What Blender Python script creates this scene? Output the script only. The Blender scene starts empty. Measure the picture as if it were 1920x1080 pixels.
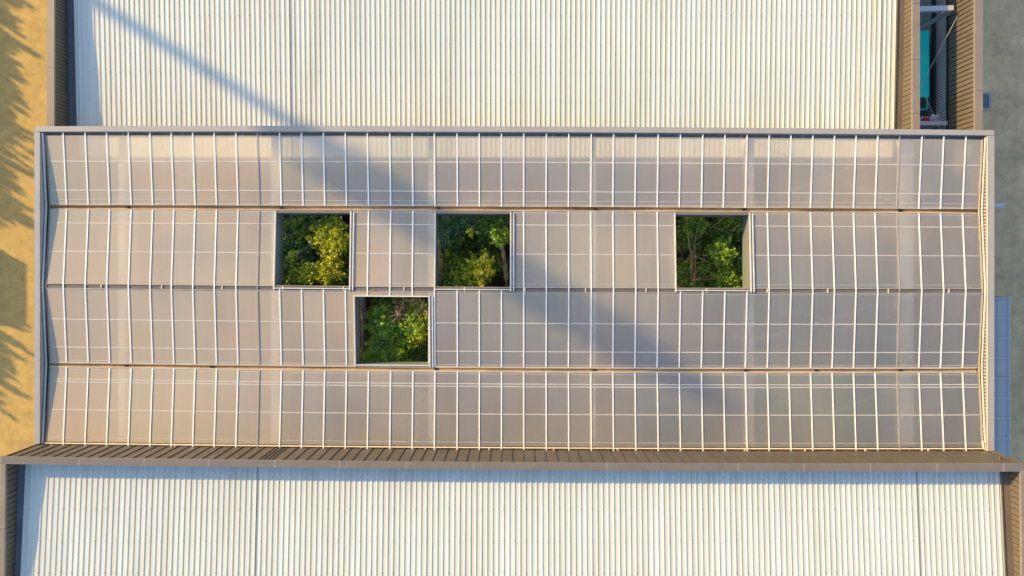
import bpy, math, random
import numpy as np
from mathutils import Vector, Matrix
random.seed(7)
RNG = np.random.default_rng(11)
scene = bpy.context.scene
COL = scene.collection
R = math.radians

# ------------------------------------------------------------------ camera
H, F = 34.0, 1280.0            # metres above the yard, focal length in px of a 1920 frame
XN, YN = 968.0, 496.0          # where the plumb line meets the picture
cam_d = bpy.data.cameras.new('camera')
cam = bpy.data.objects.new('camera', cam_d)
COL.objects.link(cam)
cam.location = (0, 0, H)
cam_d.sensor_width = 36.0
cam_d.lens = 24.0
cam_d.shift_x = -(XN - 960) / 1920
cam_d.shift_y = -(540 - YN) / 1920
cam_d.clip_end = 1000
scene.camera = cam

# ------------------------------------------------------------------ light
AZ, EL = R(31.5), R(24.0)
world = bpy.data.worlds.new('World')
scene.world = world
world.use_nodes = True
wn = world.node_tree
sky = wn.nodes.new('ShaderNodeTexSky')
sky.sky_type = 'NISHITA'
sky.sun_disc = False
sky.sun_elevation = EL
sky.sun_rotation = math.atan2(-math.cos(AZ), math.sin(AZ))
sky.air_density = 1.3
sky.ozone_density = 2.0
wn.links.new(sky.outputs[0], wn.nodes['Background'].inputs[0])
wn.nodes['Background'].inputs[1].default_value = 0.15
sl = bpy.data.lights.new('sun', 'SUN')
sl.energy = 3.8
sl.angle = R(0.65)
sl.color = (1.0, 0.68, 0.24)
sun = bpy.data.objects.new('sun', sl)
COL.objects.link(sun)
sdir = Vector((math.cos(AZ) * math.cos(EL), -math.sin(AZ) * math.cos(EL), -math.sin(EL)))
sun.rotation_euler = sdir.to_track_quat('-Z', 'Y').to_euler()
sun.location = (-40, 25, 40)
scene.view_settings.view_transform = 'Standard'
scene.view_settings.look = 'None'
scene.view_settings.exposure = 0.82
scene.view_settings.gamma = 1.0

# ------------------------------------------------------------------ helpers
def S(z): return F / (H - z)
def P(px, py, z):
    s = S(z)
    return Vector(((px - XN) / s, (YN - py) / s, z))

def curve(pts, deg=2):
    xs, ys = zip(*pts)
    c = np.polyfit(xs, ys, min(deg, len(xs) - 1))
    return lambda x: float(np.polyval(c, x))

class MB:
    def __init__(self): self.v, self.f = [], []
    def quad(self, a, b, c, d):
        n = len(self.v); self.v += [tuple(a), tuple(b), tuple(c), tuple(d)]; self.f.append((n, n+1, n+2, n+3))
    def hexa(self, p):   # 8 points: bottom 4 ccw, top 4 ccw
        n = len(self.v); self.v += [tuple(q) for q in p]
        for f in ((0,3,2,1),(4,5,6,7),(0,1,5,4),(1,2,6,5),(2,3,7,6),(3,0,4,7)):
            self.f.append(tuple(n+i for i in f))
    def box(self, x0, x1, y0, y1, z0, z1):
        self.hexa([(x0,y0,z0),(x1,y0,z0),(x1,y1,z0),(x0,y1,z0),(x0,y0,z1),(x1,y0,z1),(x1,y1,z1),(x0,y1,z1)])
    def bar(self, a, b, w, h, up=(0,0,1)):
        a, b = Vector(a), Vector(b); d = (b-a).normalized(); up = Vector(up)
        s = d.cross(up)
        if s.length < 1e-4: s = d.cross(Vector((0,1,0)))
        s.normalize(); u = s.cross(d)
        s *= w/2; u *= h/2
        self.hexa([a-s-u, a+s-u, b+s-u, b-s-u, a-s+u, a+s+u, b+s+u, b-s+u])
    def strip(self, L, Rr, z0, z1):
        # a swept box between two polylines of (x, y[, dz]); z0 below, z1 above
        m = len(L); n = len(self.v)
        for (l, r) in zip(L, Rr):
            a = l[2] if len(l) > 2 else 0; b = r[2] if len(r) > 2 else 0
            self.v += [(l[0], l[1], z0+a), (r[0], r[1], z0+b), (r[0], r[1], z1+b), (l[0], l[1], z1+a)]
        for i in range(m-1):
            o = n + 4*i
            for k in range(4):
                k2 = (k+1) % 4
                self.f.append((o+k, o+k2, o+4+k2, o+4+k))
        self.f.append((n, n+3, n+2, n+1)); o = n + 4*(m-1); self.f.append((o, o+1, o+2, o+3))
    def tube(self, pts, rad, seg=8):
        pts = [Vector(p) for p in pts]
        if not hasattr(rad, '__len__'): rad = [rad]*len(pts)
        n = len(self.v)
        for i, p in enumerate(pts):
            d = (pts[min(i+1, len(pts)-1)] - pts[max(i-1, 0)]).normalized()
            a = d.cross(Vector((0.13, 0.31, 0.94)))
            if a.length < 1e-3: a = d.cross(Vector((1,0,0)))
            a.normalize(); b = d.cross(a)
            for k in range(seg):
                t = 2*math.pi*k/seg
                self.v.append(tuple(p + (a*math.cos(t) + b*math.sin(t))*rad[i]))
        for i in range(len(pts)-1):
            for k in range(seg):
                k2 = (k+1) % seg
                self.f.append((n+i*seg+k, n+i*seg+k2, n+(i+1)*seg+k2, n+(i+1)*seg+k))
        self.f.append(tuple(n+k for k in range(seg))[::-1])
        self.f.append(tuple(n+(len(pts)-1)*seg+k for k in range(seg)))
    def build(self, name, mat, parent=None, smooth=False, fixn=True):
        me = bpy.data.meshes.new(name)
        me.from_pydata(self.v, [], self.f)
        if fixn:
            import bmesh
            bm = bmesh.new(); bm.from_mesh(me); bmesh.ops.recalc_face_normals(bm, faces=bm.faces); bm.to_mesh(me); bm.free()
        me.materials.append(mat)
        if smooth: me.polygons.foreach_set('use_smooth', [True]*len(me.polygons))
        o = bpy.data.objects.new(name, me); COL.objects.link(o)
        if parent is not None:
            o.parent = parent
            o.matrix_parent_inverse = Matrix.Translation(-Vector(parent_loc(parent)))
        return o

def parent_loc(p):
    l = Vector(p.location)
    # meshes are built in world coordinates and sit at the origin, only the Empties are moved
    return l
def thing(name, label, cat, loc=(0,0,0), group=None):
    o = bpy.data.objects.new(name, None); COL.objects.link(o)
    o.location = loc; o.empty_display_size = 0.3
    o['label'] = label; o['category'] = cat
    if group: o['group'] = group
    return o
def tag(o, label, cat, group=None, kind=None):
    o['label'] = label; o['category'] = cat
    if group: o['group'] = group
    if kind: o['kind'] = kind
    return o

# ------------------------------------------------------------------ materials
def mat(name, col, rough=0.6, metal=0.0, var=0.0, scale=1.0, stretch=(1,1,1), col2=None, amount=0.5, detail=6, bump=0.0, bscale=30, spec=0.5):
    m = bpy.data.materials.new(name); m.use_nodes = True
    nt = m.node_tree; b = nt.nodes['Principled BSDF']
    b.inputs['Roughness'].default_value = rough
    b.inputs['Metallic'].default_value = metal
    b.inputs['Specular IOR Level'].default_value = spec
    b.inputs['Base Color'].default_value = (*col, 1)
    tc = nt.nodes.new('ShaderNodeTexCoord')
    if var or col2:
        mp = nt.nodes.new('ShaderNodeMapping'); mp.inputs['Scale'].default_value = stretch
        nt.links.new(tc.outputs['Object'], mp.inputs['Vector'])
        nz = nt.nodes.new('ShaderNodeTexNoise'); nz.inputs['Scale'].default_value = scale; nz.inputs['Detail'].default_value = detail
        nz.inputs['Roughness'].default_value = 0.65
        nt.links.new(mp.outputs[0], nz.inputs['Vector'])
        rp = nt.nodes.new('ShaderNodeValToRGB')
        c2 = col2 if col2 else tuple(max(0, c*(1-var)) for c in col)
        c1 = col if col2 else tuple(min(1, c*(1+var)) for c in col)
        rp.color_ramp.elements[0].position = 0.5 - 0.25*(1 if not col2 else 1) + (0.5-amount)*0.0
        rp.color_ramp.elements[0].color = (*c2, 1)
        rp.color_ramp.elements[1].position = 0.25 + amount
        rp.color_ramp.elements[1].color = (*c1, 1)
        nt.links.new(nz.outputs['Fac'], rp.inputs[0])
        nt.links.new(rp.outputs[0], b.inputs['Base Color'])
    if bump:
        nb = nt.nodes.new('ShaderNodeTexNoise'); nb.inputs['Scale'].default_value = bscale; nb.inputs['Detail'].default_value = 4
        nt.links.new(tc.outputs['Object'], nb.inputs['Vector'])
        bp = nt.nodes.new('ShaderNodeBump'); bp.inputs['Strength'].default_value = bump; bp.inputs['Distance'].default_value = 0.02
        nt.links.new(nb.outputs['Fac'], bp.inputs['Height']); nt.links.new(bp.outputs[0], b.inputs['Normal'])
    return m

M = {}
M['brown'] = mat('brown_cladding', (0.155, 0.125, 0.095), 0.5, var=0.16, scale=0.8)
M['brownS'] = mat('weathered_brown_cladding', (0.098, 0.083, 0.075), 0.5, var=0.2, scale=0.7)
M['seam'] = mat('brown_seam', (0.10, 0.08, 0.065), 0.5)
M['cap'] = mat('brown_grey_coping', (0.25, 0.205, 0.17), 0.5, var=0.12, scale=1.2)
M['capgrey'] = mat('grey_brown_coping', (0.19, 0.165, 0.145), 0.45, var=0.10, scale=1.2)
M['capjoint'] = mat('coping_joint', (0.40, 0.36, 0.32), 0.5)
M['frame'] = mat('pale_grey_metal', (0.37, 0.35, 0.345), 0.4, var=0.08, scale=1.0)
M['frameedge'] = mat('cream_metal_edge', (0.62, 0.55, 0.44), 0.4, var=0.1, scale=2)
M['darkgutter'] = mat('slate_gutter_metal', (0.19, 0.20, 0.22), 0.5, var=0.2, scale=1.5)
M['alu'] = mat('white_aluminium', (0.86, 0.85, 0.84), 0.35, var=0.05, scale=3)
M['aludull'] = mat('weathered_aluminium', (0.66, 0.64, 0.62), 0.4, var=0.12, scale=2)
M['alucream'] = mat('yellowed_aluminium', (0.74, 0.62, 0.46), 0.4, var=0.08, scale=2)
M['ridge'] = mat('grey_brown_channel', (0.155, 0.135, 0.125), 0.5, var=0.15, scale=1.5)
M['purlin'] = mat('pale_batten', (0.57, 0.545, 0.52), 0.5, var=.12, scale=.6)
M['beam'] = mat('pale_steel_beam', (0.72, 0.66, 0.60), 0.5)
M['shaft'] = mat('grey_shaft_panel', (0.20, 0.21, 0.20), 0.5, var=0.12, scale=1.0)
M['floor'] = mat('courtyard_concrete', (0.36, 0.31, 0.27), 0.85, var=0.25, scale=0.25)
M['soil'] = mat('dark_garden_soil', (0.05, 0.04, 0.025), 0.95, var=0.3, scale=2)
M['wall'] = mat('grey_wall', (0.33, 0.30, 0.28), 0.7, var=0.1, scale=0.5)
M['black'] = mat('black_metal', (0.02, 0.02, 0.022), 0.5)
M['darksteel'] = mat('blue_grey_steel', (0.13, 0.16, 0.19), 0.45, var=0.15, scale=2)
M['whitesteel'] = mat('white_painted_steel', (0.50, 0.52, 0.56), 0.4, var=0.1, scale=3)
M['lightpanel'] = mat('light_grey_panel', (0.92, 0.91, 0.91), 0.6, var=0.04, scale=1.5)
M['teal'] = mat('teal_sheet', (0.01, 0.80, 0.74), 0.6, var=0.18, scale=1.0)
M['tealdark'] = mat('dark_teal_panel', (0.01, 0.09, 0.09), 0.6)
M['teallight'] = mat('pale_teal_trim', (0.12, 0.55, 0.50), 0.5)
M['red'] = mat('red_cloth', (0.65, 0.01, 0.015), 0.7)
M['white'] = mat('white_cloth', (0.75, 0.74, 0.78), 0.9, var=0.15, scale=6)
M['rope'] = mat('pale_cable', (0.5, 0.46, 0.4), 0.6)
M['screw'] = mat('grey_screw', (0.22, 0.22, 0.22), 0.5)
M['barkl'] = mat('tan_bark', (0.55, 0.38, 0.20), 0.9, scale=4, stretch=(1,1,.3), col2=(0.10, 0.065, 0.035), amount=0.35, bump=0.6, bscale=18)
M['barkd'] = mat('dark_grey_bark', (0.30, 0.25, 0.21), 0.9, scale=3, stretch=(1,1,.3), col2=(0.07, 0.055, 0.045), amount=0.35, bump=0.6, bscale=16)
M['twig'] = mat('reddish_bare_twig', (0.50, 0.31, 0.17), 0.8, var=0.3, scale=3)
M['pole'] = mat('pale_grey_pole', (0.45, 0.46, 0.44), 0.5)
M['mast'] = mat('grey_mast_paint', (0.3, 0.3, 0.32), 0.5)
M['bluepipe'] = mat('pale_blue_pipe', (0.45, 0.52, 0.68), 0.35)

def rust_gutter():
    m = mat('rusty_gutter', (0.62, 0.42, 0.22), 0.7, scale=1.0, stretch=(0.5, 6, 1), col2=(0.13, 0.065, 0.025), amount=0.36, detail=8)
    return m
M['rust'] = rust_gutter()
M['flash'] = mat('stained_cream_flashing', (0.55, 0.48, 0.40), 0.5, scale=1.6, stretch=(0.5, 5, 1), col2=(0.40, 0.29, 0.19), amount=0.30, detail=8)

def roof_mat(name, base, stain, stain_x):
    m = bpy.data.materials.new(name); m.use_nodes = True
    nt = m.node_tree; N = nt.nodes; L = nt.links; b = N['Principled BSDF']
    b.inputs['Roughness'].default_value = 0.45
    tc = N.new('ShaderNodeTexCoord')
    mp = N.new('ShaderNodeMapping'); mp.inputs['Scale'].default_value = (2.2, 0.12, 1)
    L.new(tc.outputs['Object'], mp.inputs[0])
    nz = N.new('ShaderNodeTexNoise'); nz.inputs['Scale'].default_value = 1.0; nz.inputs['Detail'].default_value = 8; nz.inputs['Roughness'].default_value = 0.7
    L.new(mp.outputs[0], nz.inputs['Vector'])
    rp = N.new('ShaderNodeValToRGB')
    rp.color_ramp.elements[0].position = 0.3; rp.color_ramp.elements[0].color = (base[0]*0.80, base[1]*0.79, base[2]*0.74, 1)
    rp.color_ramp.elements[1].position = 0.62; rp.color_ramp.elements[1].color = (*base, 1)
    L.new(nz.outputs['Fac'], rp.inputs[0])
    # rust runs near one side of the sheet
    sx = N.new('ShaderNodeSeparateXYZ'); L.new(tc.outputs['Object'], sx.inputs[0])
    mr = N.new('ShaderNodeMapRange'); mr.inputs[1].default_value = stain_x; mr.inputs[2].default_value = stain_x + 1.4
    mr.inputs[3].default_value = 0; mr.inputs[4].default_value = 1
    L.new(sx.outputs[0], mr.inputs[0])
    mp2 = N.new('ShaderNodeMapping'); mp2.inputs['Scale'].default_value = (9, 0.25, 1); L.new(tc.outputs['Object'], mp2.inputs[0])
    n2 = N.new('ShaderNodeTexNoise'); n2.inputs['Scale'].default_value = 1.0; n2.inputs['Detail'].default_value = 5; L.new(mp2.outputs[0], n2.inputs['Vector'])
    r2 = N.new('ShaderNodeValToRGB'); r2.color_ramp.elements[0].position = 0.52; r2.color_ramp.elements[0].color = (0,0,0,1)
    r2.color_ramp.elements[1].position = 0.66; r2.color_ramp.elements[1].color = (1,1,1,1); L.new(n2.outputs['Fac'], r2.inputs[0])
    mu = N.new('ShaderNodeMath'); mu.operation = 'MULTIPLY'; L.new(r2.outputs[0], mu.inputs[0]); L.new(mr.outputs[0], mu.inputs[1])
    mu2 = N.new('ShaderNodeMath'); mu2.operation = 'MULTIPLY'; L.new(mu.outputs[0], mu2.inputs[0]); mu2.inputs[1].default_value = 0.55
    mx = N.new('ShaderNodeMixRGB'); mx.inputs[2].default_value = (*stain, 1)
    L.new(mu2.outputs[0], mx.inputs[0]); L.new(rp.outputs[0], mx.inputs[1])
    L.new(mx.outputs[0], b.inputs['Base Color'])
    return m
M['roofN'] = roof_mat('white_corrugated_steel', (0.71, 0.715, 0.665), (0.66, 0.42, 0.14), 12.6)
M['roofS'] = roof_mat('white_corrugated_steel_south', (0.69, 0.70, 0.665), (0.60, 0.45, 0.25), 17.0)

def ground_mat():
    m = bpy.data.materials.new('worn_yard_concrete'); m.use_nodes = True
    nt = m.node_tree; N = nt.nodes; L = nt.links; b = N['Principled BSDF']
    b.inputs['Roughness'].default_value = 0.85
    tc = N.new('ShaderNodeTexCoord')
    def noise(s, d, r=0.6):
        n = N.new('ShaderNodeTexNoise'); n.inputs['Scale'].default_value = s; n.inputs['Detail'].default_value = d; n.inputs['Roughness'].default_value = r
        L.new(tc.outputs['Object'], n.inputs['Vector']); return n
    n1 = noise(0.7, 9, 0.75); n2 = noise(2.2, 8, 0.75); n3 = noise(40, 3)
    rp = N.new('ShaderNodeValToRGB')
    rp.color_ramp.elements[0].position = 0.32; rp.color_ramp.elements[0].color = (0.58, 0.39, 0.13, 1)
    rp.color_ramp.elements[1].position = 0.68; rp.color_ramp.elements[1].color = (0.77, 0.53, 0.165, 1)
    L.new(n1.outputs['Fac'], rp.inputs[0])
    # the yard right of the halls is a greyer slab
    rpb = N.new('ShaderNodeValToRGB')
    rpb.color_ramp.elements[0].position = 0.32; rpb.color_ramp.elements[0].color = (0.60, 0.425, 0.24, 1)
    rpb.color_ramp.elements[1].position = 0.66; rpb.color_ramp.elements[1].color = (0.90, 0.635, 0.365, 1)
    L.new(n1.outputs['Fac'], rpb.inputs[0])
    sx0 = N.new('ShaderNodeSeparateXYZ'); L.new(tc.outputs['Object'], sx0.inputs[0])
    gt = N.new('ShaderNodeMath'); gt.operation = 'GREATER_THAN'; gt.inputs[1].default_value = 0; L.new(sx0.outputs[0], gt.inputs[0])
    mz = N.new('ShaderNodeMixRGB'); L.new(gt.outputs[0], mz.inputs[0]); L.new(rp.outputs[0], mz.inputs[1]); L.new(rpb.outputs[0], mz.inputs[2])
    rp = mz
    r2 = N.new('ShaderNodeValToRGB')
    r2.color_ramp.elements[0].position = 0.3; r2.color_ramp.elements[0].color = (0.66, 0.66, 0.67, 1)
    r2.color_ramp.elements[1].position = 0.6; r2.color_ramp.elements[1].color = (1, 1, 1, 1)
    L.new(n2.outputs['Fac'], r2.inputs[0])
    m1 = N.new('ShaderNodeMixRGB'); m1.blend_type = 'MULTIPLY'; m1.inputs[0].default_value = 0.9
    L.new(rp.outputs[0], m1.inputs[1]); L.new(r2.outputs[0], m1.inputs[2])
    r3 = N.new('ShaderNodeValToRGB')
    r3.color_ramp.elements[0].position = 0.35; r3.color_ramp.elements[0].color = (0.8, 0.8, 0.8, 1)
    r3.color_ramp.elements[1].position = 0.6; r3.color_ramp.elements[1].color = (1, 1, 1, 1)
    L.new(n3.outputs['Fac'], r3.inputs[0])
    m2 = N.new('ShaderNodeMixRGB'); m2.blend_type = 'MULTIPLY'; m2.inputs[0].default_value = 0.7
    L.new(m1.outputs[0], m2.inputs[1]); L.new(r3.outputs[0], m2.inputs[2])
    # saw-cut joints every few metres
    sx = N.new('ShaderNodeSeparateXYZ'); L.new(tc.outputs['Object'], sx.inputs[0])
    def joint(out, period, off):
        a = N.new('ShaderNodeMath'); a.operation = 'ADD'; L.new(out, a.inputs[0]); a.inputs[1].default_value = off
        q = N.new('ShaderNodeMath'); q.operation = 'PINGPONG'; L.new(a.outputs[0], q.inputs[0]); q.inputs[1].default_value = period/2
        c = N.new('ShaderNodeMath'); c.operation = 'LESS_THAN'; L.new(q.outputs[0], c.inputs[0]); c.inputs[1].default_value = 0.012
        return c
    j1 = joint(sx.outputs[1], 3.38, 0.65); j2 = joint(sx.outputs[0], 6.2, -25.35 + 31.0)
    mxx = N.new('ShaderNodeMath'); mxx.operation = 'MAXIMUM'; L.new(j1.outputs[0], mxx.inputs[0])
    mj = N.new('ShaderNodeMath'); mj.operation = 'MULTIPLY'; mj.inputs[1].default_value = 0.3; L.new(mxx.outputs[0], mj.inputs[0])
    m3 = N.new('ShaderNodeMixRGB'); m3.inputs[2].default_value = (0.08, 0.07, 0.06, 1)
    L.new(mj.outputs[0], m3.inputs[0]); L.new(m2.outputs[0], m3.inputs[1])
    L.new(m3.outputs[0], b.inputs['Base Color'])
    bp = N.new('ShaderNodeBump'); bp.inputs['Strength'].default_value = 0.35; bp.inputs['Distance'].default_value = 0.02
    L.new(n3.outputs['Fac'], bp.inputs['Height']); L.new(bp.outputs[0], b.inputs['Normal'])
    return m
M['ground'] = ground_mat()

def sheet_mat(name, col, warm, clear, blur, lift=0.0):
    """milky glazing: part diffuse, part rough see-through, part clear"""
    m = bpy.data.materials.new(name); m.use_nodes = True
    nt = m.node_tree; N = nt.nodes; L = nt.links
    N.remove(N['Principled BSDF']); out = N['Material Output']
    tc = N.new('ShaderNodeTexCoord')
    nz = N.new('ShaderNodeTexNoise'); nz.inputs['Scale'].default_value = 0.16; nz.inputs['Detail'].default_value = 3
    L.new(tc.outputs['Object'], nz.inputs['Vector'])
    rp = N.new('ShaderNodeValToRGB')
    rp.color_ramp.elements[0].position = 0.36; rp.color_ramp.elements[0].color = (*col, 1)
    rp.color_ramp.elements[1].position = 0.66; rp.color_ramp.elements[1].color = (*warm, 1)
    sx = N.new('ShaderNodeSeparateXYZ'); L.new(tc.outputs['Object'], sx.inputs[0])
    mr = N.new('ShaderNodeMapRange'); mr.inputs[1].default_value = -19; mr.inputs[2].default_value = -3; mr.inputs[3].default_value = 0.24; mr.inputs[4].default_value = -0.06  # left end brightened and warmed in the colour, standing in for sun haze
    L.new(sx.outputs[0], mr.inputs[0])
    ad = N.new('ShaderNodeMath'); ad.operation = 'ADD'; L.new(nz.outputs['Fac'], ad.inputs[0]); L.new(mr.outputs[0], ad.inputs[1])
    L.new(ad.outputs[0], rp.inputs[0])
    # faint green and peach ageing patches
    ng = N.new('ShaderNodeTexNoise'); ng.inputs['Scale'].default_value = 0.33; ng.inputs['Detail'].default_value = 2
    mo = N.new('ShaderNodeMapping'); mo.inputs['Location'].default_value = (17, 5, 3); L.new(tc.outputs['Object'], mo.inputs[0]); L.new(mo.outputs[0], ng.inputs['Vector'])
    rg = N.new('ShaderNodeValToRGB'); rg.color_ramp.elements[0].position = 0.30; rg.color_ramp.elements[0].color = (0.90, 1.0, 0.93, 1)
    rg.color_ramp.elements[1].position = 0.72; rg.color_ramp.elements[1].color = (1.10, 0.96, 0.84, 1)
    e5 = rg.color_ramp.elements.new(0.5); e5.color = (1.0, 0.985, 0.985, 1); L.new(ng.outputs['Fac'], rg.inputs[0])
    mg = N.new('ShaderNodeMixRGB'); mg.blend_type = 'MULTIPLY'; mg.inputs[0].default_value = 0.6; L.new(rp.outputs[0], mg.inputs[1]); L.new(rg.outputs[0], mg.inputs[2])
    rp = mg
    # fine flute lines of the sheet
    mp = N.new('ShaderNodeMapping'); mp.inputs['Scale'].default_value = (16, 0.35, 1); L.new(tc.outputs['Object'], mp.inputs[0])
    n2 = N.new('ShaderNodeTexNoise'); n2.inputs['Scale'].default_value = 1; n2.inputs['Detail'].default_value = 4; L.new(mp.outputs[0], n2.inputs['Vector'])
    r2 = N.new('ShaderNodeValToRGB'); r2.color_ramp.elements[0].position = 0.3; r2.color_ramp.elements[0].color = (0.93, 0.93, 0.93, 1)
    r2.color_ramp.elements[1].position = 0.7; r2.color_ramp.elements[1].color = (1.0, 1.0, 1.0, 1); L.new(n2.outputs['Fac'], r2.inputs[0])
    mm = N.new('ShaderNodeMixRGB'); mm.blend_type = 'MULTIPLY'; mm.inputs[0].default_value = 1.0
    L.new(rp.outputs[0], mm.inputs[1]); L.new(r2.outputs[0], mm.inputs[2])
    # sheets tinted darker and cooler towards the south-east
    w1 = N.new('ShaderNodeMath'); w1.operation = 'MULTIPLY_ADD'; w1.inputs[1].default_value = 0.35; L.new(sx.outputs[0], w1.inputs[0])
    w2 = N.new('ShaderNodeMath'); w2.operation = 'MULTIPLY'; w2.inputs[1].default_value = -1.0; L.new(sx.outputs[1], w2.inputs[0]); L.new(w2.outputs[0], w1.inputs[2])
    w3 = N.new('ShaderNodeMapRange'); w3.inputs[1].default_value = 1.0; w3.inputs[2].default_value = 9.0; w3.inputs[3].default_value = 0.0; w3.inputs[4].default_value = 1.0; L.new(w1.outputs[0], w3.inputs[0])
    w4 = N.new('ShaderNodeMixRGB'); w4.blend_type = 'MULTIPLY'; w4.inputs[2].default_value = (0.60, 0.67, 0.76, 1); L.new(w3.outputs[0], w4.inputs[0]); L.new(mm.outputs[0], w4.inputs[1])
    mm = w4
    # bird droppings and specks
    n4 = N.new('ShaderNodeTexNoise'); n4.inputs['Scale'].default_value = 9; n4.inputs['Detail'].default_value = 2; L.new(tc.outputs['Object'], n4.inputs['Vector'])
    r4 = N.new('ShaderNodeValToRGB'); r4.color_ramp.elements[0].position = 0.735; r4.color_ramp.elements[0].color = (0,0,0,1)
    r4.color_ramp.elements[1].position = 0.775; r4.color_ramp.elements[1].color = (0.8,0.8,0.8,1); L.new(n4.outputs['Fac'], r4.inputs[0])
    m5 = N.new('ShaderNodeMixRGB'); m5.inputs[2].default_value = (0.8, 0.77, 0.7, 1); L.new(r4.outputs[0], m5.inputs[0]); L.new(mm.outputs[0], m5.inputs[1])
    # each pane has aged a little differently
    gi = N.new('ShaderNodeNewGeometry'); ri = N.new('ShaderNodeMapRange'); ri.inputs[3].default_value = 0.92; ri.inputs[4].default_value = 1.04; L.new(gi.outputs['Random Per Island'], ri.inputs[0])
    m6 = N.new('ShaderNodeMixRGB'); m6.blend_type = 'MULTIPLY'; m6.inputs[0].default_value = 1.0; L.new(m5.outputs[0], m6.inputs[1]); L.new(ri.outputs[0], m6.inputs[2])
    m5 = m6
    df = N.new('ShaderNodeBsdfDiffuse'); L.new(m5.outputs[0], df.inputs[0])
    tl = N.new('ShaderNodeBsdfTranslucent'); L.new(m5.outputs[0], tl.inputs[0])
    a = N.new('ShaderNodeMixShader'); a.inputs[0].default_value = 0.14; L.new(df.outputs[0], a.inputs[1]); L.new(tl.outputs[0], a.inputs[2])
    tr = N.new('ShaderNodeBsdfTransparent'); tr.inputs[0].default_value = (1, 0.97, 0.93, 1)
    rf = N.new('ShaderNodeBsdfRefraction'); rf.inputs['IOR'].default_value = 1.12; rf.inputs['Roughness'].default_value = 0.62
    rf.inputs[0].default_value = (1, 0.97, 0.93, 1)
    b = N.new('ShaderNodeMixShader'); b.inputs[0].default_value = clear/(clear+blur); L.new(rf.outputs[0], b.inputs[1]); L.new(tr.outputs[0], b.inputs[2])
    c = N.new('ShaderNodeMixShader'); c.inputs[0].default_value = clear+blur; L.new(a.outputs[0], c.inputs[1]); L.new(b.outputs[0], c.inputs[2])
    gl = N.new('ShaderNodeBsdfGlossy'); gl.inputs['Roughness'].default_value = 0.25
    d = N.new('ShaderNodeMixShader'); d.inputs[0].default_value = 0.05; L.new(c.outputs[0], d.inputs[1]); L.new(gl.outputs[0], d.inputs[2])
    L.new(d.outputs[0], out.inputs[0])
    return m
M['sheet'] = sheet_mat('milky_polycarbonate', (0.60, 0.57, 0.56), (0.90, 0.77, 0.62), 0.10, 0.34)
M['canopyglass'] = sheet_mat('pale_blue_canopy_glass', (0.78, 0.84, 0.90), (0.80, 0.86, 0.92), 0.18, 0.1)

def leaf_mat(name, c1, c2, trans=0.4):
    m = bpy.data.materials.new(name); m.use_nodes = True
    nt = m.node_tree; N = nt.nodes; L = nt.links
    N.remove(N['Principled BSDF']); out = N['Material Output']
    gm = N.new('ShaderNodeNewGeometry')
    rp = N.new('ShaderNodeValToRGB')
    rp.color_ramp.elements[0].color = (*[c*.75 for c in c1], 1); rp.color_ramp.elements[1].position = 0.965; rp.color_ramp.elements[1].color = (*c2, 1)
    ee = rp.color_ramp.elements.new(0.985); ee.color = (0.80, 0.80, 0.66, 1)  # a few pale leaves: sky glints put in as leaf colour
    L.new(gm.outputs['Random Per Island'], rp.inputs[0])
    df = N.new('ShaderNodeBsdfPrincipled'); df.inputs['Roughness'].default_value = 0.38; L.new(rp.outputs[0], df.inputs['Base Color'])
    tl = N.new('ShaderNodeBsdfTranslucent'); L.new(rp.outputs[0], tl.inputs[0])
    a = N.new('ShaderNodeMixShader'); a.inputs[0].default_value = trans
    L.new(df.outputs[0], a.inputs[1]); L.new(tl.outputs[0], a.inputs[2]); L.new(a.outputs[0], out.inputs[0])
    return m
M['leafy'] = leaf_mat('yellow_green_leaf', (0.30, 0.46, 0.02), (0.78, 0.72, 0.04))
M['leafg'] = leaf_mat('fresh_green_leaf', (0.18, 0.40, 0.03), (0.48, 0.64, 0.07))
M['leafd'] = leaf_mat('dark_green_leaf', (0.12, 0.28, 0.05), (0.34, 0.52, 0.10))
M['leafb'] = leaf_mat('blue_green_leaf', (0.11, 0.28, 0.15), (0.27, 0.48, 0.24))
M['leafo'] = leaf_mat('dry_ochre_leaf', (0.35, 0.2, 0.08), (0.6, 0.4, 0.15))

# ------------------------------------------------------------------ ground
g = MB()
g.quad((-300,-300,0),(300,-300,0),(300,300,0),(-300,300,0))
go = g.build('ground', M['ground']); go['kind'] = 'structure'; go['label'] = 'worn concrete yard around the halls'; 

# ------------------------------------------------------------------ picture lines of the halls
topo = curve([(65,237),(480,235.3),(960,237),(1440,240),(1864,244)])        # glazed roof frame, outer north edge
topi = curve([(75,247),(480,245.5),(960,248),(1440,250),(1852,253.5)])
lN = curve([(90,254.5),(480,253.2),(960,256),(1440,259),(1840,261.5)])
lV1 = curve([(90,388),(480,388.5),(960,390.5),(1440,393.8),(1840,395.3)])
lR = curve([(90,536),(480,539.5),(960,543.3),(1440,545),(1840,545.3)])
lV2 = curve([(90,683),(480,688.8),(960,692.8),(1440,694.3),(1840,693.6)])
lS = curve([(90,828),(480,832.5),(960,837),(1440,838.4),(1840,838.2)])
wN = curve([(0,856),(480,863),(960,868),(1440,869),(1919,869.5)])
wS = curve([(10,870.5),(459,875),(900,880.5),(1300,883.3),(1900,884)])
ZF, ZH, ZV = 8.0, 7.9, 7.7       # frame, high line and valley of the glazed roof
ZC = 7.36                         # north hall coping
ZL = 9.7                          # south hall coping
XS = [float(x) for x in np.linspace(0, 1, 29)]

def rowline(fn, px, z):           # px given at level ZH
    X = (px - XN) / S(ZH)
    return Vector((X, (YN - fn(px)) / S(z), z))

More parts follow.
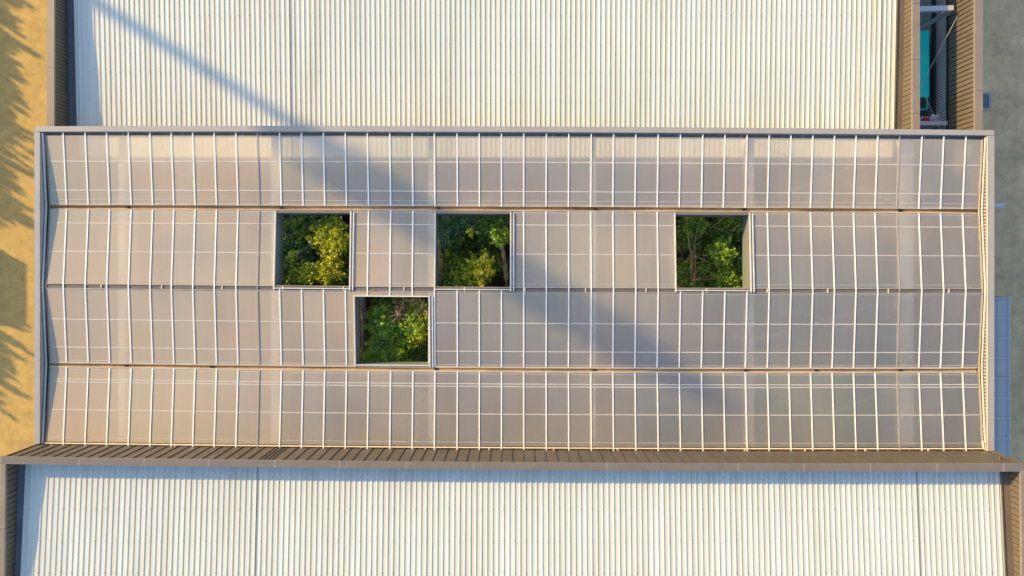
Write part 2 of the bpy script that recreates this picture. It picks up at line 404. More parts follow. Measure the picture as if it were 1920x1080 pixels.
# ------------------------------------------------------------------ corrugated roof
def corrugated(xl, xr, yN, yS_, zN, zS, pitch=0.2, h=0.025, hipfun=None):
    m = MB(); prof = []
    n = int((xr - xl) / pitch)
    off = (xr - xl - n*pitch)
    x = xl
    prof.append((xl, 0)); x = xl + off/2
    for i in range(n):
        prof += [(x+0.128, 0), (x+0.145, h), (x+0.180, h), (x+0.197, 0)]
        x += pitch
    prof.append((xr, 0))
    ys = [yN, (yN+yS_)/2, yS_]; zs = [zN, (zN+zS)/2, zS]
    base = []
    for y, z in zip(ys, zs):
        base.append(len(m.v)); m.v += [(p[0], y, z+p[1]) for p in prof]
    for k in range(len(ys)-1):
        for i in range(len(prof)-1):
            m.f.append((base[k+1]+i, base[k+1]+i+1, base[k]+i+1, base[k]+i))
    return m, [xl + off/2 + pitch*i + 0.1625 for i in range(n)]

def screws(xs, ysz, h=0.025, step=2):
    m = MB()
    for (y, z) in ysz:
        for x in xs[::step]:
            yy = y + random.uniform(-.012, .012)
            m.box(x-.012, x+.012, yy-.013, yy+.013, z+h, z+h+.008)
    return m

def seam_wall(x0, x1, y0, y1, z0, z1, axis, spacing, depth, wid, name, parent, mw, msm, sgn, thick=0.18, zfun=None):
    """thin clad wall with standing seams on one face; axis 'x' = wall runs along X"""
    m = MB(); m.box(x0, x1, y0, y1, z0, z1); o = m.build(name, mw, parent)
    r = MB()
    if axis == 'y':
        n = int((y1-y0)/spacing); xf = x1 if sgn > 0 else x0
        for i in range(n+1):
            y = y0 + 0.03 + i*spacing
            if y + wid > y1: break
            a, b = (xf-.002, xf+depth) if sgn > 0 else (xf-depth, xf+.002)
            r.box(a, b, y, y+wid, z0+.002, z1-.03)
    r.build('standing_seam_rows', msm, o)
    return o

# ================================================================== NORTH HALL
hallN = thing('warehouse', 'north hall with white corrugated roof, tan coping and narrow light well', 'warehouse', (0, 12, 0))
yTop = 26.0
xl, xr = (138-XN)/S(6.79), (1682-XN)/S(6.79)
yb = (YN-295)/S(6.55)
m, rx = corrugated(xl, xr, yTop, yb, 6.79+ (yTop-10.5)*0.037, 6.55)
rs = m.build('roof_sheet', M['roofN'], hallN, fixn=False)
def zr(y): return 6.55 + (y-yb)*0.0385
sc = screws(rx, [((YN-py)/S(6.7), zr((YN-py)/S(6.7))+.004) for py in (31, 83, 135, 187, 239, -21)])
so = sc.build('roof_screws', M['screw'], rs); so['kind'] = 'stuff'
jn = MB()
for px in (543, 1646):
    X = (px-XN)/S(6.7); k = min(rx, key=lambda t: abs(t-X))+.03
    jn = MB(); jn.bar((k, yTop, zr(yTop)+.03), (k, yb, 6.55+.03), .018, .008); jn.build('joint_strip', M['seam'], rs)
# parapets left / right, with sloping gutters
xoL = (88-XN)/S(ZC); xiL = (101.5-XN)/S(ZC); xiR = (1711-XN)/S(ZC); xoR = (1725-XN)/S(ZC)
yF = (YN-244)/S(ZF)            # north side of the glazed roof
yWallS = yb - 0.32
pl = seam_wall(xoL+.02, xiL-.02, yWallS, yTop, 0.0, ZC-.05, 'y', .145, .022, .02, 'parapet_wall', hallN, M['brown'], M['seam'], 1)
pr = seam_wall(xiR+.02, xoR-.02, yWallS, yTop, 0.0, ZC-.05, 'y', .192, .014, .022, 'parapet_wall', hallN, M['brown'], M['seam'], -1)
def coping_y(x0, x1, y0, y1, z0, z1, joints, mt, parent):
    m = MB(); m.hexa([(x0,y0,z0-.09),(x1,y0,z0-.09),(x1,y1,z1-.09),(x0,y1,z1-.09),(x0,y0,z0),(x1,y0,z0),(x1,y1,z1),(x0,y1,z1)])
    o = m.build('coping', mt, parent)
    for y in joints:
        j = MB(); z = z0 + (z1-z0)*(y-y0)/(y1-y0)
        j.box(x0-.002, x1+.002, y-.008, y+.008, z-.05, z+.003)
        j.build('coping_joint', M['seam'], o)
    return o
coping_y(xoL, xiL, yWallS, yTop, ZC, ZC, [7.7, 11.4, 15], M['cap'], hallN)
coping_y(xiR, xoR, yWallS, yTop, ZC, ZC, [5.9, 8.0, 10.2, 12.4], M['cap'], hallN)
def gutter(xa, xb, y0, y1, z0, z1, lip, mt, parent, name='gutter'):
    m = MB(); t = .02
    m.hexa([(xa,y0,z0-t),(xb,y0,z0-t),(xb,y1,z1-t),(xa,y1,z1-t),(xa,y0,z0),(xb,y0,z0),(xb,y1,z1),(xa,y1,z1)])
    xe = xb if lip > 0 else xa
    e0, e1 = (xe-.0, xe+.02) if lip > 0 else (xe-.02, xe)
    m.hexa([(e0,y0,z0-t),(e1,y0,z0-t),(e1,y1,z1-t),(e0,y1,z1-t),(e0,y0,z0+.06),(e1,y0,z0+.06),(e1,y1,z1+.06),(e0,y1,z1+.06)])
    return m.build(name, mt, parent)
gutter(xiL-.03, xl-.03, yb, yTop, 6.44, 6.86, 1, M['darkgutter'], hallN)
gutter(xr+.005, xiR+.03, yb, yTop, zr(yb)-.01, zr(yTop)-.01, -1, M['brown'], hallN)
# inner building: south wall under the glazed roof and its eaves gutter
w = MB(); w.box(xoL+.3, xoR-.3, yWallS, yWallS+.15, 0, 6.35); w.build('south_wall', M['wall'], hallN)
e = MB(); e.box(xl, xr, yb-.16, yb-.02, 6.38, 6.42); e.box(xl, xr, yb-.18, yb-.16, 6.38, 6.52); e.build('eaves_gutter', M['frame'], hallN)
# light well on the right: outer wall with coping
xwi = (1828-XN)/S(ZC); xwo = (1843-XN)/S(ZC)
ow = seam_wall(xwi+.02, xwo-.02, yF-.3, yTop, 5.66, ZC-.05, 'y', .192, .018, .022, 'outer_wall', hallN, M['brown'], M['black'], -1)
coping_y(xwi, xwo, yF-.3, yTop, ZC, ZC, [6.8, 11.2], M['cap'], hallN)
lw = MB(); lw.box(xwi+.10, xwo-.03, yF-.3, yTop, 0, 5.655)
lo = lw.build('slatted_wall', M['lightpanel'], hallN)
fn = MB(); y = yF - .28
while y < yTop:
    fn.box(xwi+.085, xwi+.102, y, y+.032, 2.0, 5.62); y += .094
fo = fn.build('slats', M['black'], lo); fo['kind'] = 'stuff'
bb = MB(); bb.box(xwi-.10, xwi+.02, yF-.3, yTop, 4.72, 4.84); bb.box(xwi-.02, xwi+.02, yF-.3, yTop, 5.60, 5.70); bb.build('rail', M['black'], hallN)
fl = MB(); fl.box(xoR, xwi, yF-.3, yTop, 1.9, 2.0); fl.build('light_well_floor', M['lightpanel'], hallN)
ll = MB(); ll.box(xoR-.015, xoR+.012, yF-.3, yTop, 2.0, 7.1); ll.build('added_bounce_panel', M['lightpanel'], hallN)  # unseen white panel, added to bounce light onto the slatted wall
b1 = MB()
a = P(1725, 16.5, 6.5); c = P(1788, 14.5, 6.5)
b1.bar(a, c, .20, .02); b1.bar(a-Vector((0,0,.16)), c-Vector((0,0,.16)), .20, .02); b1.bar(a-Vector((0,.0,.08)), c-Vector((0,.0,.08)), .02, .15)
b1.build('cross_beam', M['whitesteel'], hallN)
b2 = MB()
a = P(1722, 54, 6.05); c = P(1781, 22, 6.05)
b2.bar(a, c, .18, .03); b2.bar(a-Vector((0,0,.14)), c-Vector((0,0,.14)), .18, .03); b2.bar(a-Vector((0,0,.07)), c-Vector((0,0,.07)), .03, .12)
b2.build('cross_beam', M['darksteel'], hallN)
b3 = MB(); a = P(1722, 231, 5.7); c = P(1776, 231, 5.7); b3.bar(a, c, .17, .05); b3.build('cross_beam', M['whitesteel'], hallN)
b4 = MB(); a = P(1722, 238, 5.2); c = P(1779, 238, 5.2); b4.bar(a, c, .16, .04); b4.build('cross_beam', M['darksteel'], hallN)
hk = MB()
for (px, py) in ((1818, 24), (1812, 38), (1818, 56), (1813, 68)):
    p = P(px, py, 7.1); p.x = xwi - .02
    hk = MB(); hk.tube([p+Vector((.02,0,0)), p+Vector((-.09,-.03,-.05)), p+Vector((-.06,-.10,-.12))], .009, 6)
    hk.build('wall_hook', M['black'], hallN)
fl2 = MB(); p0 = P(1725, 2, 6.3); p1 = P(1752, 9, 6.3); fl2.box(p0.x, p1.x, p1.y-.25, p0.y+.6, 5.0, 5.05); fl2.build('ledge', M['darksteel'], hallN)

# ================================================================== SOUTH HALL
hallS = thing('warehouse', 'south hall with white corrugated roof inside a brown seamed parapet', 'warehouse', (0, -12, 0))
yBot = -15.0
xl2, xr2 = (48-XN)/S(9.1), (1875-XN)/S(9.1)
def z2(y): return 9.1 + (-7.3 - y) * 0.067
ys0 = (YN-866)/S(9.1)
m, rx2 = corrugated(xl2, xr2, ys0, yBot, z2(ys0), z2(yBot))
rs2 = m.build('roof_sheet', M['roofS'], hallS, fixn=False)
sc = screws(rx2, [((YN-py)/S(9.2), z2((YN-py)/S(9.2))+.004) for py in (895, 953.5, 1011.5, 1069.5, 1128)])
so = sc.build('roof_screws', M['screw'], rs2); so['kind'] = 'stuff'
jn = MB()
for px in (477.5, 1716):
    X = (px-XN)/S(9.2); k = min(rx2, key=lambda t: abs(t-X))+.03
    jn = MB(); jn.bar((k, ys0, z2(ys0)+.03), (k, yBot, z2(yBot)+.03), .018, .008); jn.build('joint_strip', M['seam'], rs2)
def lineX(px, fn, z): return Vector(((px-XN)/S(z), (YN-fn(px))/S(z), z))
pxs = [float(v) for v in np.linspace(1, 1919.5, 41)]
xW0, xW1 = (1-XN)/S(ZL), (1919.5-XN)/S(ZL)
# north parapet wall, seamed, faces the glazed roof
Lp = [(lineX(p, wS, ZL).x, lineX(p, wS, ZL).y + .02) for p in pxs]; Rp = [(lineX(p, wN, ZL).x, lineX(p, wN, ZL).y - .03) for p in pxs]
m = MB(); m.strip(Lp, Rp, 0.0, ZL-.07); nw = m.build('parapet_wall', M['brownS'], hallS)
r = MB(); x = xW0 + .12; fnw = lambda X: (YN - wN(X*S(ZL)+XN))/S(ZL) - .03
k = 0
while x < xW1 - .05:
    y = fnw(x)
    r.box(x-.011, x+.011, y-.002, y+.034, 7.2, ZL-.09)
    x += .205*2 if not (-9.6 < x < -8.8) else .15
r.build('standing_seam_rows', M['seam'], nw)
Lp = [(lineX(p, wS, ZL).x, lineX(p, wS, ZL).y) for p in pxs]; Rp = [(lineX(p, wN, ZL).x, lineX(p, wN, ZL).y) for p in pxs]
m = MB(); m.strip(Lp, Rp, ZL-.07, ZL); nc = m.build('coping', M['capgrey'], hallS)
j = MB()
for px in (148, 270, 391, 515, 637, 762, 888, 1138, 1384, 1508, 1632, 1757, 1882):
    a = lineX(px, wS, ZL); b = lineX(px, wN, ZL)
    j = MB(); j.hexa([(a.x-.01,a.y-.002,ZL-.03),(a.x+.01,a.y-.002,ZL-.03),(b.x+.01,b.y+.002,ZL-.03),(b.x-.01,b.y+.002,ZL-.03),
            (a.x-.01,a.y-.002,ZL+.003),(a.x+.01,a.y-.002,ZL+.003),(b.x+.01,b.y+.002,ZL+.003),(b.x-.01,b.y+.002,ZL+.003)])
    j.build('coping_joint', M['capjoint'], nc)
for px in (1001.5, 1021):
    a = lineX(px, wN, ZL-.35); hk = MB(); hk.tube([a+Vector((0,-.03,-.1)), a+Vector((0,.06,-.12)), a+Vector((-.02,.10,-.02))], .022, 6); hk.tube([a+Vector((-.06,.0,-.1)), a+Vector((.08,.02,-.06))], .018, 6)
    hk.build('wall_hook', M['black'], nw)
# side parapets
yS1 = lineX(1, wS, ZL).y
xi2 = (10-XN)/S(ZL); xi2r = (1914-XN)/S(ZL)
seam_wall(xW0+.02, xi2-.02, yBot, yS1+.01, 0, ZL-.07, 'y', .205, .028, .02, 'parapet_wall', hallS, M['brown'], M['seam'], 1)
coping_y(xW0, xi2, yBot, yS1-.002, ZL+.12, ZL-.001, [-9.4, -12], M['cap'], hallS)
seam_wall(xi2r+.02, xi2r+.30, yBot, yS1-.02, 0, ZL-.07, 'y', .205, .03, .022, 'parapet_wall', hallS, M['brown'], M['seam'], -1)
coping_y(xi2r, xi2r+.32, yBot, yS1-.16, ZL+.12, ZL-.001, [-8.9, -11.2], M['cap'], hallS)
gutter(xi2-.03, xl2-.03, yBot, yS1+.1, 9.42, 9.02, 1, M['darkgutter'], hallS)
gutter(xr2+.005, xi2r+.03, yBot, yS1+.1, z2(yBot)-.01, z2(yS1+.1)-.01, -1, M['brown'], hallS)

# ================================================================== GLAZED ROOF
gr = thing('glazed_roof', 'long milky glazed roof of white bars between the two white halls, with four square openings', 'roof', (0, 0, 0))
RIBS = [119,160,200.3,241,281.5,321.5,361.7,402,442.6,483,524.5,565.5,606.5,647.5,689,731,773,814.5,857,898.5,940.2,982,1024.3,1066.4,1108.5,1150.2,1192,1234,1275.7,1317.5,1359,1400.5,1442,1482.7,1523.6,1564.3,1604.7,1645.4,1686.5,1728,1769,1810.5]
GX0, GX1 = 88.0, 1841.0
OPEN = [(514,656,1),(815,957.5,1),(1267,1408,1),(664,805,2)]     # px range, slope index
rows = [(lN,ZH,lV1,ZV),(lV1,ZV,lR,ZH),(lR,ZH,lV2,ZV),(lV2,ZV,lS,ZH)]
def onrow(r, px, t, dz=0.0):
    fa, za, fb, zb = rows[r]
    a, b = rowline(fa, px, za), rowline(fb, px, zb)
    # keep the sheet clear of valley and ridge channels
    return a.lerp(b, t) + Vector((0,0,dz))
EDGE = [(0.0, .975),(.035,.975),(.025,.97),(.035,1.0)]
for r in range(4):
    t0, t1 = EDGE[r]
    cuts = [GX0] + RIBS + [GX1]
    ex = [o for o in OPEN if o[2] == r]
    for o in ex: cuts += [o[0], o[1]]
    cuts = sorted(cuts)
    m = MB()
    for a, b in zip(cuts[:-1], cuts[1:]):
        mid = (a+b)/2; u0, u1 = t0, t1
        hit = [o for o in ex if o[0] < mid < o[1]]
        if hit:
            if r == 1: continue
            u1 = 0.09
        m.quad(onrow(r,a,u0), onrow(r,b,u0), onrow(r,b,u1), onrow(r,a,u1))
        m.quad(onrow(r,a,u0,-.016), onrow(r,a,u1,-.016), onrow(r,b,u1,-.016), onrow(r,b,u0,-.016)) if False else None
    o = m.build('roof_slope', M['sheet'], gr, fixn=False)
    # make all faces look up
    o['label'] = ['northern slope of milky sheet with a sunlit roof edge showing through', 'second slope from the north, with three square openings', 'third slope from the north, with one square opening', 'southern slope of milky sheet'][r]
# glazing bars: one zigzag bar per line, broken at the channels and openings
for px in RIBS:
    old = px in (483, 1686.5)
    m = MB(); wd, ht = (.03, .024) if old else (.047, .018)
    for r in range(4):
        t0, t1 = EDGE[r]
        if r == 0: t0 = -.045
        if r == 3: t1 = 1.055
        if r == 1: t1 = 1.0
        if r == 2: t0 = 0.0
        hit = [o for o in OPEN if o[2] == r and o[0]-4 < px < o[1]+4]
        if hit:
            if r == 1: continue
            t1 = .09
        m.bar(onrow(r,px,t0,.016), onrow(r,px,t1,.016), wd, ht)
    cream = px in (1150.2, 1192, 1234, 1275.7, 1523.6, 1564.3, 1728)
    o = m.build('glazing_bar', M['frame'] if old else M['alu'], gr)
# purlins under the sheet
PUR = {0: (.36,.765,.90,.95), 1: (.055,.205,.565,.93), 2: (.05,.42,.775,.945), 3: (.06,.19,.225,.585,.95)}
for r in range(4):
    for t in PUR[r]:
        m = MB(); ex = [o for o in OPEN if o[2] == r]
        seg = [(GX0+2, GX1-2)]
        for o in sorted(ex):
            if r == 2 and t < .09: continue
            a, b = seg.pop(); seg += [(a, o[0]-3), (o[1]+3, b)]
        for a, b in seg:
            n = max(2, int((b-a)/80))
            q = [a+(b-a)*i/n for i in range(n+1)]
            for u, v in zip(q[:-1], q[1:]):
                m.bar(onrow(r,u,t,.0035), onrow(r,v,t,.0035), .034 if t not in (.9,.95,.055,.93,.05,.945,.06) else .015, .006)
        m.build('cross_batten', M['purlin'], gr)
# beams far below the sheet
for px, wd in ((229,.26),(516,.30),(809,.24),(1112,.22),(1406,.3),(1701,.48)):
    m = MB(); X = (px-XN)/S(7.35)
    m.box(X-wd/2, X+wd/2, (YN-836)/S(7.4), (YN-256)/S(7.4), 7.15, 7.42)
    m.build('cross_beam', M['beam'], gr)
# diagonal bracing rods
for (x0,y0,x1,y1) in ((230,262,345,330),(450,262,345,330),(345,330,480,400),(1410,262,1560,330),(1690,262,1560,330),(1560,330,1410,385),(1560,330,1690,385),(1410,720,1560,775),(1700,720,1560,775),(1410,560,1690,640),(1690,560,1410,640)):
    m = MB(); m.tube([P(x0,y0,7.5), P(x1,y1,7.5)], .012, 6); m.build('bracing_rod', M['beam'], gr)
# valley gutters
def channel(fn, z, px0, px1, half, depth, mt, name, edge_mt, flw):
    n = 44; q = [px0+(px1-px0)*i/n for i in range(n+1)]
    c = [rowline(fn, p, z) for p in q]
    m = MB()
    m.strip([(v.x, v.y-half) for v in c], [(v.x, v.y+half) for v in c], z-depth-.01, z-depth)
    for s in (-1, 1):
        a, b = sorted((s*half, s*(half+.012)))
        m.strip([(v.x, v.y+a) for v in c], [(v.x, v.y+b) for v in c], z-depth-.01, z+.012)
    o = m.build(name, mt, gr)
    e = MB()
    for s in (-1, 1):
        a, b = sorted((s*(half+.013), s*(half+.013+flw)))
        e.strip([(v.x, v.y+a) for v in c], [(v.x, v.y+b) for v in c], z+.012, z+.018)
    e.build('flashing', edge_mt, o)
    return o
g1 = channel(lV1, ZV, 88, 1838, .062, .07, M['rust'], 'valley_gutter', M['flash'], .03)
g2 = channel(lV2, ZV, 88, 1838, .045, .05, M['rust'], 'valley_gutter', M['flash'], .055)
rc = channel(lR, ZH, 88, 1844, .066, .012, M['ridge'], 'ridge_channel', M['flash'], .02)
def drain(px, fn, z, parent):
    p = rowline(fn, px, z-.06); m = MB()
    m.tube([p, p+Vector((0,0,.05))], .06, 10); m.tube([p+Vector((.05,0,.0)), p+Vector((.05,0,.085))], .03, 8)
    return m.build('drain', M['black'], parent)
for px in (232, 522, 820, 1117, 1398.5, 1694): drain(px, lV1, ZV, g1)
for px in (230, 391, 816, 1115, 1402, 1535, 1694): drain(px, lV2, ZV, g2)
for px in np.arange(190, 1840, 113.5):
    p = rowline(lR, px, ZH); m = MB(); m.box(p.x-.018, p.x+.018, p.y-.075, p.y+.075, ZH-.03, ZH+.022); m.build('bracket', M['alucream'], rc)

for fn, z, pp in ((lV1, ZV, g1), (lV2, ZV, g2)):
    m = MB()
    for i in range(150):
        px = random.uniform(92, 1835); q = rowline(fn, px, z-.03); a = random.uniform(0, 3.14); r_ = random.uniform(.012, .035)
        yy = q.y + random.uniform(-.05, .05)
        m.bar((q.x-r_*math.cos(a), yy-r_*math.sin(a), z-.035), (q.x+r_*math.cos(a), yy+r_*math.sin(a), z-.03), random.uniform(.01, .025), .01)
    o = m.build('leaf_litter', M['barkl'], pp); o['kind'] = 'stuff'
# frames of the four openings with their shafts
def opening(o, y0f, t0, t1, skirt, lab):
    x0, x1, r = o
    m = MB(); tw = .05
    A = [onrow(r,x0,t0,.03), onrow(r,x1,t0,.03), onrow(r,x1,t1,.03), onrow(r,x0,t1,.03)]
    m.bar(A[3]+Vector((-.0,-.06,0)), A[0]+Vector((0,.04,0)), .045, .05); m.bar(A[1]+Vector((0,.04,0)), A[2]+Vector((0,-.06,0)), .045, .05)
    m.bar(onrow(r,x1+5.5,t0,.03)+Vector((0,.0,0)), onrow(r,x1+5.5,t1,.03)+Vector((0,-.06,0)), .040, .05)
    m.bar(A[2]+Vector((.03,0,0)), A[3]-Vector((.03,0,0)), .036, .046)
    if r == 2: m.bar(A[0]-Vector((.03,0,0)), A[1]+Vector((.03,0,0)), .045, .046)
    fr = m.build('opening_frame', M['aludull'], gr); fr['label'] = lab
    if r == 1:
        m = MB(); m.bar(A[0]+Vector((-.03,.02,-.02)), A[1]+Vector((.03,.02,-.02)), .12, .05); m.build('head_flashing', M['capgrey'], fr)
    sh = MB(); zt = 7.66
    xa, xb = A[0].x+.03, A[1].x-.03; yn, ysx = A[0].y-.05, A[2].y+.04
    if r == 2: yn += .02
    def wall(p, q, d, nx, ny, top0, top1):
        t = .03
        sh.hexa([(p[0],p[1],d),(q[0],q[1],d),(q[0]+nx*t,q[1]+ny*t,d),(p[0]+nx*t,p[1]+ny*t,d),
                 (p[0],p[1],top0),(q[0],q[1],top1),(q[0]+nx*t,q[1]+ny*t,top1),(p[0]+nx*t,p[1]+ny*t,top0)])
    zn, zs = A[0].z-.04, A[2].z-.04
    wall((xa,yn),(xa,ysx), 7.0, -1, 0, zn, zs)
    wall((xb,yn),(xb,ysx), 7.0, 1, 0, zn, zs)
    wall((xa-.03,yn),(xb+.03,yn), zn-skirt, 0, 1, zn, zn)
    wall((xa-.03,ysx),(xb+.03,ysx), 7.0, 0, -1, zs, zs)
    sh.build('shaft_wall', M['shaft'], fr)
opening(OPEN[0], 0, .055, 1.0, 1.2, 'frame of the leftmost opening, yellow green leaves below')
opening(OPEN[1], 0, .055, 1.0, 1.2, 'frame of the opening above dark trees with a leaning tan trunk')
opening(OPEN[2], 0, .055, 1.0, 1.3, 'frame of the rightmost opening, above the bare branched tree')
opening(OPEN[3], 0, .09, .955, .3, 'frame of the lower opening on the third slope')

# surrounding frame: coping on three sides
def fr_strip(pts_o, pts_i, z0, z1, mt, name, parent):
    m = MB(); m.strip(pts_o, pts_i, z0, z1); return m.build(name, mt, parent)
def FP(px, fn, z): return ((px-XN)/S(z), (YN-fn(px))/S(z))
q = [65 + (1864-65)*i/40 for i in range(41)]
fs = fr_strip([FP(p, topo, ZF) for p in q], [FP(p, topi, ZF) for p in q], ZF-.35, ZF, M['frame'], 'coping', gr)
def side(x0a, x0b, y0, y1, nm=''):
    m = MB(); yA = (YN-y0)/S(ZF); yB = (YN-y1)/S(ZF)
    a, b = (x0a-XN)/S(ZF), (x0b-XN)/S(ZF)
    m.box(a, b, yB, yA, ZF-.35, ZF-.002); return m.build('coping', M['frame'], gr)
sl_ = side(64.5, 74.5, 247.5, 832)
sr_ = side(1852.5, 1864.5, 254.5, 845.5)
ed = MB()
a = (1852.2-XN)/S(ZF); ed.box(a-.02, a, (YN-846)/S(ZF), (YN-255)/S(ZF), ZF-.03, ZF+.006); ed.build('edge_trim', M['frameedge'], sr_)
jn = MB()
for px in (197, 318, 480, 654, 806, 958, 1110, 1260, 1380, 1545, 1689):
    a = FP(px, topo, ZF); b = FP(px, topi, ZF); jn = MB(); jn.box(a[0]-.008, a[0]+.008, b[1]-.002, a[1]+.002, ZF-.02, ZF+.003); jn.build('coping_joint', M['capjoint'], fs)
# outer walls under the frame
wl = MB(); wl.box((64.5-XN)/S(ZF)+.02, (74.5-XN)/S(ZF)-.02, (YN-831)/S(ZF), (YN-247)/S(ZF), 0, ZF-.351)
wl.box((1852.5-XN)/S(ZF)+.02, (1864.5-XN)/S(ZF)-.02, (YN-840)/S(ZF), (YN-255)/S(ZF), 0, ZF-.351); wl.build('side_wall', M['brown'], gr)
# side gutters below the glass edge and north gutter
sg = MB(); a0 = (74.5-XN)/S(ZF); sg.box(a0, (GX0-XN)/S(ZH)+.05, (YN-832)/S(ZF), (YN-249)/S(ZF), 7.48, 7.5); sg.build('side_gutter', M['darkgutter'], gr)
sg = MB(); a0 = (1852.5-XN)/S(ZF); sg.box((GX1-XN)/S(ZH)-.05, a0-.005, (YN-842)/S(ZF), (YN-256)/S(ZF), 7.48, 7.5)
so = sg.build('side_gutter', M['brown'], gr)
rr = MB(); y = (YN-840)/S(ZF)
while y < (YN-258)/S(ZF): rr.box(a0-.045, a0-.002, y, y+.02, 7.5, 7.9); y += .13
rr.build('seams', M['seam'], so)
m = MB(); q = [76+(1852-76)*i/40 for i in range(41)]
m.strip([FP(p, lambda x: topi(x)+9.5, 7.8) for p in q], [FP(p, lambda x: topi(x)+.0, 7.9) for p in q], 7.6, 7.62)
ng = m.build('north_gutter', M['darkgutter'], gr)
for px in (116, 230, 342, 455, 487, 685, 802, 919, 1037, 1154, 1272, 1390, 1506, 1620, 1734):
    m = MB(); p = FP(px, lambda x: topi(x)+5, 7.85); m.box(p[0]-.018, p[0]+.018, p[1]-.11, p[1]+.10, 7.80, 7.84); m.build('bracket', M['frame'], ng)
# sloping end rafters
for (pa, pb) in ((81.0, 0), (1846.5, 1)):
    m = MB()
    for r in range(4):
        d = .0
        m.bar(onrow(r, pa, 0.0 if r else -.03, .03), onrow(r, pa, 1.0 if r < 3 else 1.02, .03), .045, .05)
    m.build('end_rafter', M['aludull'], gr)
for pa in (GX0-1.2, GX1+1.2):
    m = MB()
    for r in range(4): m.bar(onrow(r, pa, 0.0, -.02), onrow(r, pa, 1.0, -.02), .035, .07)
    m.build('end_flashing', M['shaft'] if pa < 500 else M['flash'], gr)
# eaves pipe along the south hall wall with brackets
m = MB(); q = [84+(1846-84)*i/44 for i in range(45)]
m.tube([rowline(lambda x: lS(x)+3.0, p, ZH+.0) for p in q], .026, 8)
ep = m.build('eaves_pipe', M['alucream'], gr)
m = MB(); m.strip([(rowline(lambda x: lS(x)+8.0, p, 7.85).x, rowline(lambda x: lS(x)+8.0, p, 7.85).y) for p in q], [(rowline(lambda x: lS(x)-.5, p, 7.85).x, rowline(lambda x: lS(x)-.5, p, 7.85).y) for p in q], 7.74, 7.76)
m.build('eaves_flashing', M['brown'], gr)
for px in (97, 215, 329, 678, 798, 917, 1038, 1158, 1276, 1396, 1509, 1622, 1740):
    p = rowline(lambda x: lS(x)+5, px, ZH); m = MB(); m.box(p.x-.022, p.x+.022, p.y-.07, p.y+.05, ZH-.01, ZH+.04); m.build('bracket', M['alucream'], ep)
m = MB(); p = rowline(lambda x: lS(x)+5, 1845, ZH); m.tube([P(1843.5, 828, ZH+.03), P(1843.5, 841, ZH+.03), P(1849, 844, ZH+.03)], .035, 8); m.build('pipe_end', M['alucream'], ep)

# floor of the glazed courtyard
fl = MB(); fl.box((75-XN)/S(ZF), (1852-XN)/S(ZF), -6.9, yWallS, 0.004, 0.03)
fo = fl.build('courtyard_floor', M['floor']); fo['kind'] = 'structure'

# ================================================================== GREENERY
def leaf_obj(pts, size, mt, name, parent, flat=0.5, up_bias=0.5, aspect=0.55):
    """pts Nx3 -> one mesh of folded leaves"""
    n = len(pts)
    d = RNG.normal(size=(n,3)); d[:,2] = d[:,2]*flat; d /= np.linalg.norm(d, axis=1)[:,None]
    u = RNG.normal(size=(n,3)); u[:,2] += up_bias*2; u -= (u*d).sum(1)[:,None]*d; u /= np.linalg.norm(u, axis=1)[:,None]
    s = np.cross(d, u); L = size*1.4*RNG.uniform(.5, 1.35, size=(n,1)); W = L*aspect
    a = pts - d*L/2; b = pts + s*W/2 + u*L*.08; c = pts + d*L/2; e = pts - s*W/2 + u*L*.08
    V = np.stack([a,b,c,e], 1).reshape(-1,3)
    me = bpy.data.meshes.new(name)
    me.vertices.add(4*n); me.vertices.foreach_set('co', V.astype(np.float32).ravel())
    me.loops.add(4*n); me.loops.foreach_set('vertex_index', np.arange(4*n, dtype=np.int32))
    me.polygons.add(n); me.polygons.foreach_set('loop_start', np.arange(0, 4*n, 4, dtype=np.int32)); me.polygons.foreach_set('loop_total', np.full(n, 4, dtype=np.int32))
    me.update(calc_edges=True); me.validate()
    me.materials.append(mt)
    o = bpy.data.objects.new(name, me); COL.objects.link(o); o.parent = parent
    o.matrix_parent_inverse = Matrix.Translation(-Vector(parent.location))
    return o
def clumps(center, rad, nclump, nleaf, crad=.33, squash=.75):
    """sprays of leaves: irregular, gappy, no smooth lobes"""
    c = np.array(center, dtype=float); out = []; cc = []
    nsub = nclump*3
    for i in range(nsub):
        v = RNG.normal(size=3); v /= np.linalg.norm(v); v *= RNG.uniform(.15, 1.0)**.5
        v[2] *= squash
        cc.append(c + v*np.array(rad))
    for k, q in enumerate(cc):
        n = max(4, int(.8*nleaf/nsub*RNG.uniform(.2,1.8)))
        ax = q - c; ax = ax/(np.linalg.norm(ax)+1e-6) + RNG.normal(size=3)*.5; ax /= np.linalg.norm(ax)
        t = RNG.uniform(-1, 1, size=(n,1)); w = crad*.42
        out.append(q + ax*t*crad*RNG.uniform(.7,1.4) + RNG.normal(size=(n,3))*w*(1.15-abs(t))*.8)
    return np.concatenate(out), cc[:nclump]
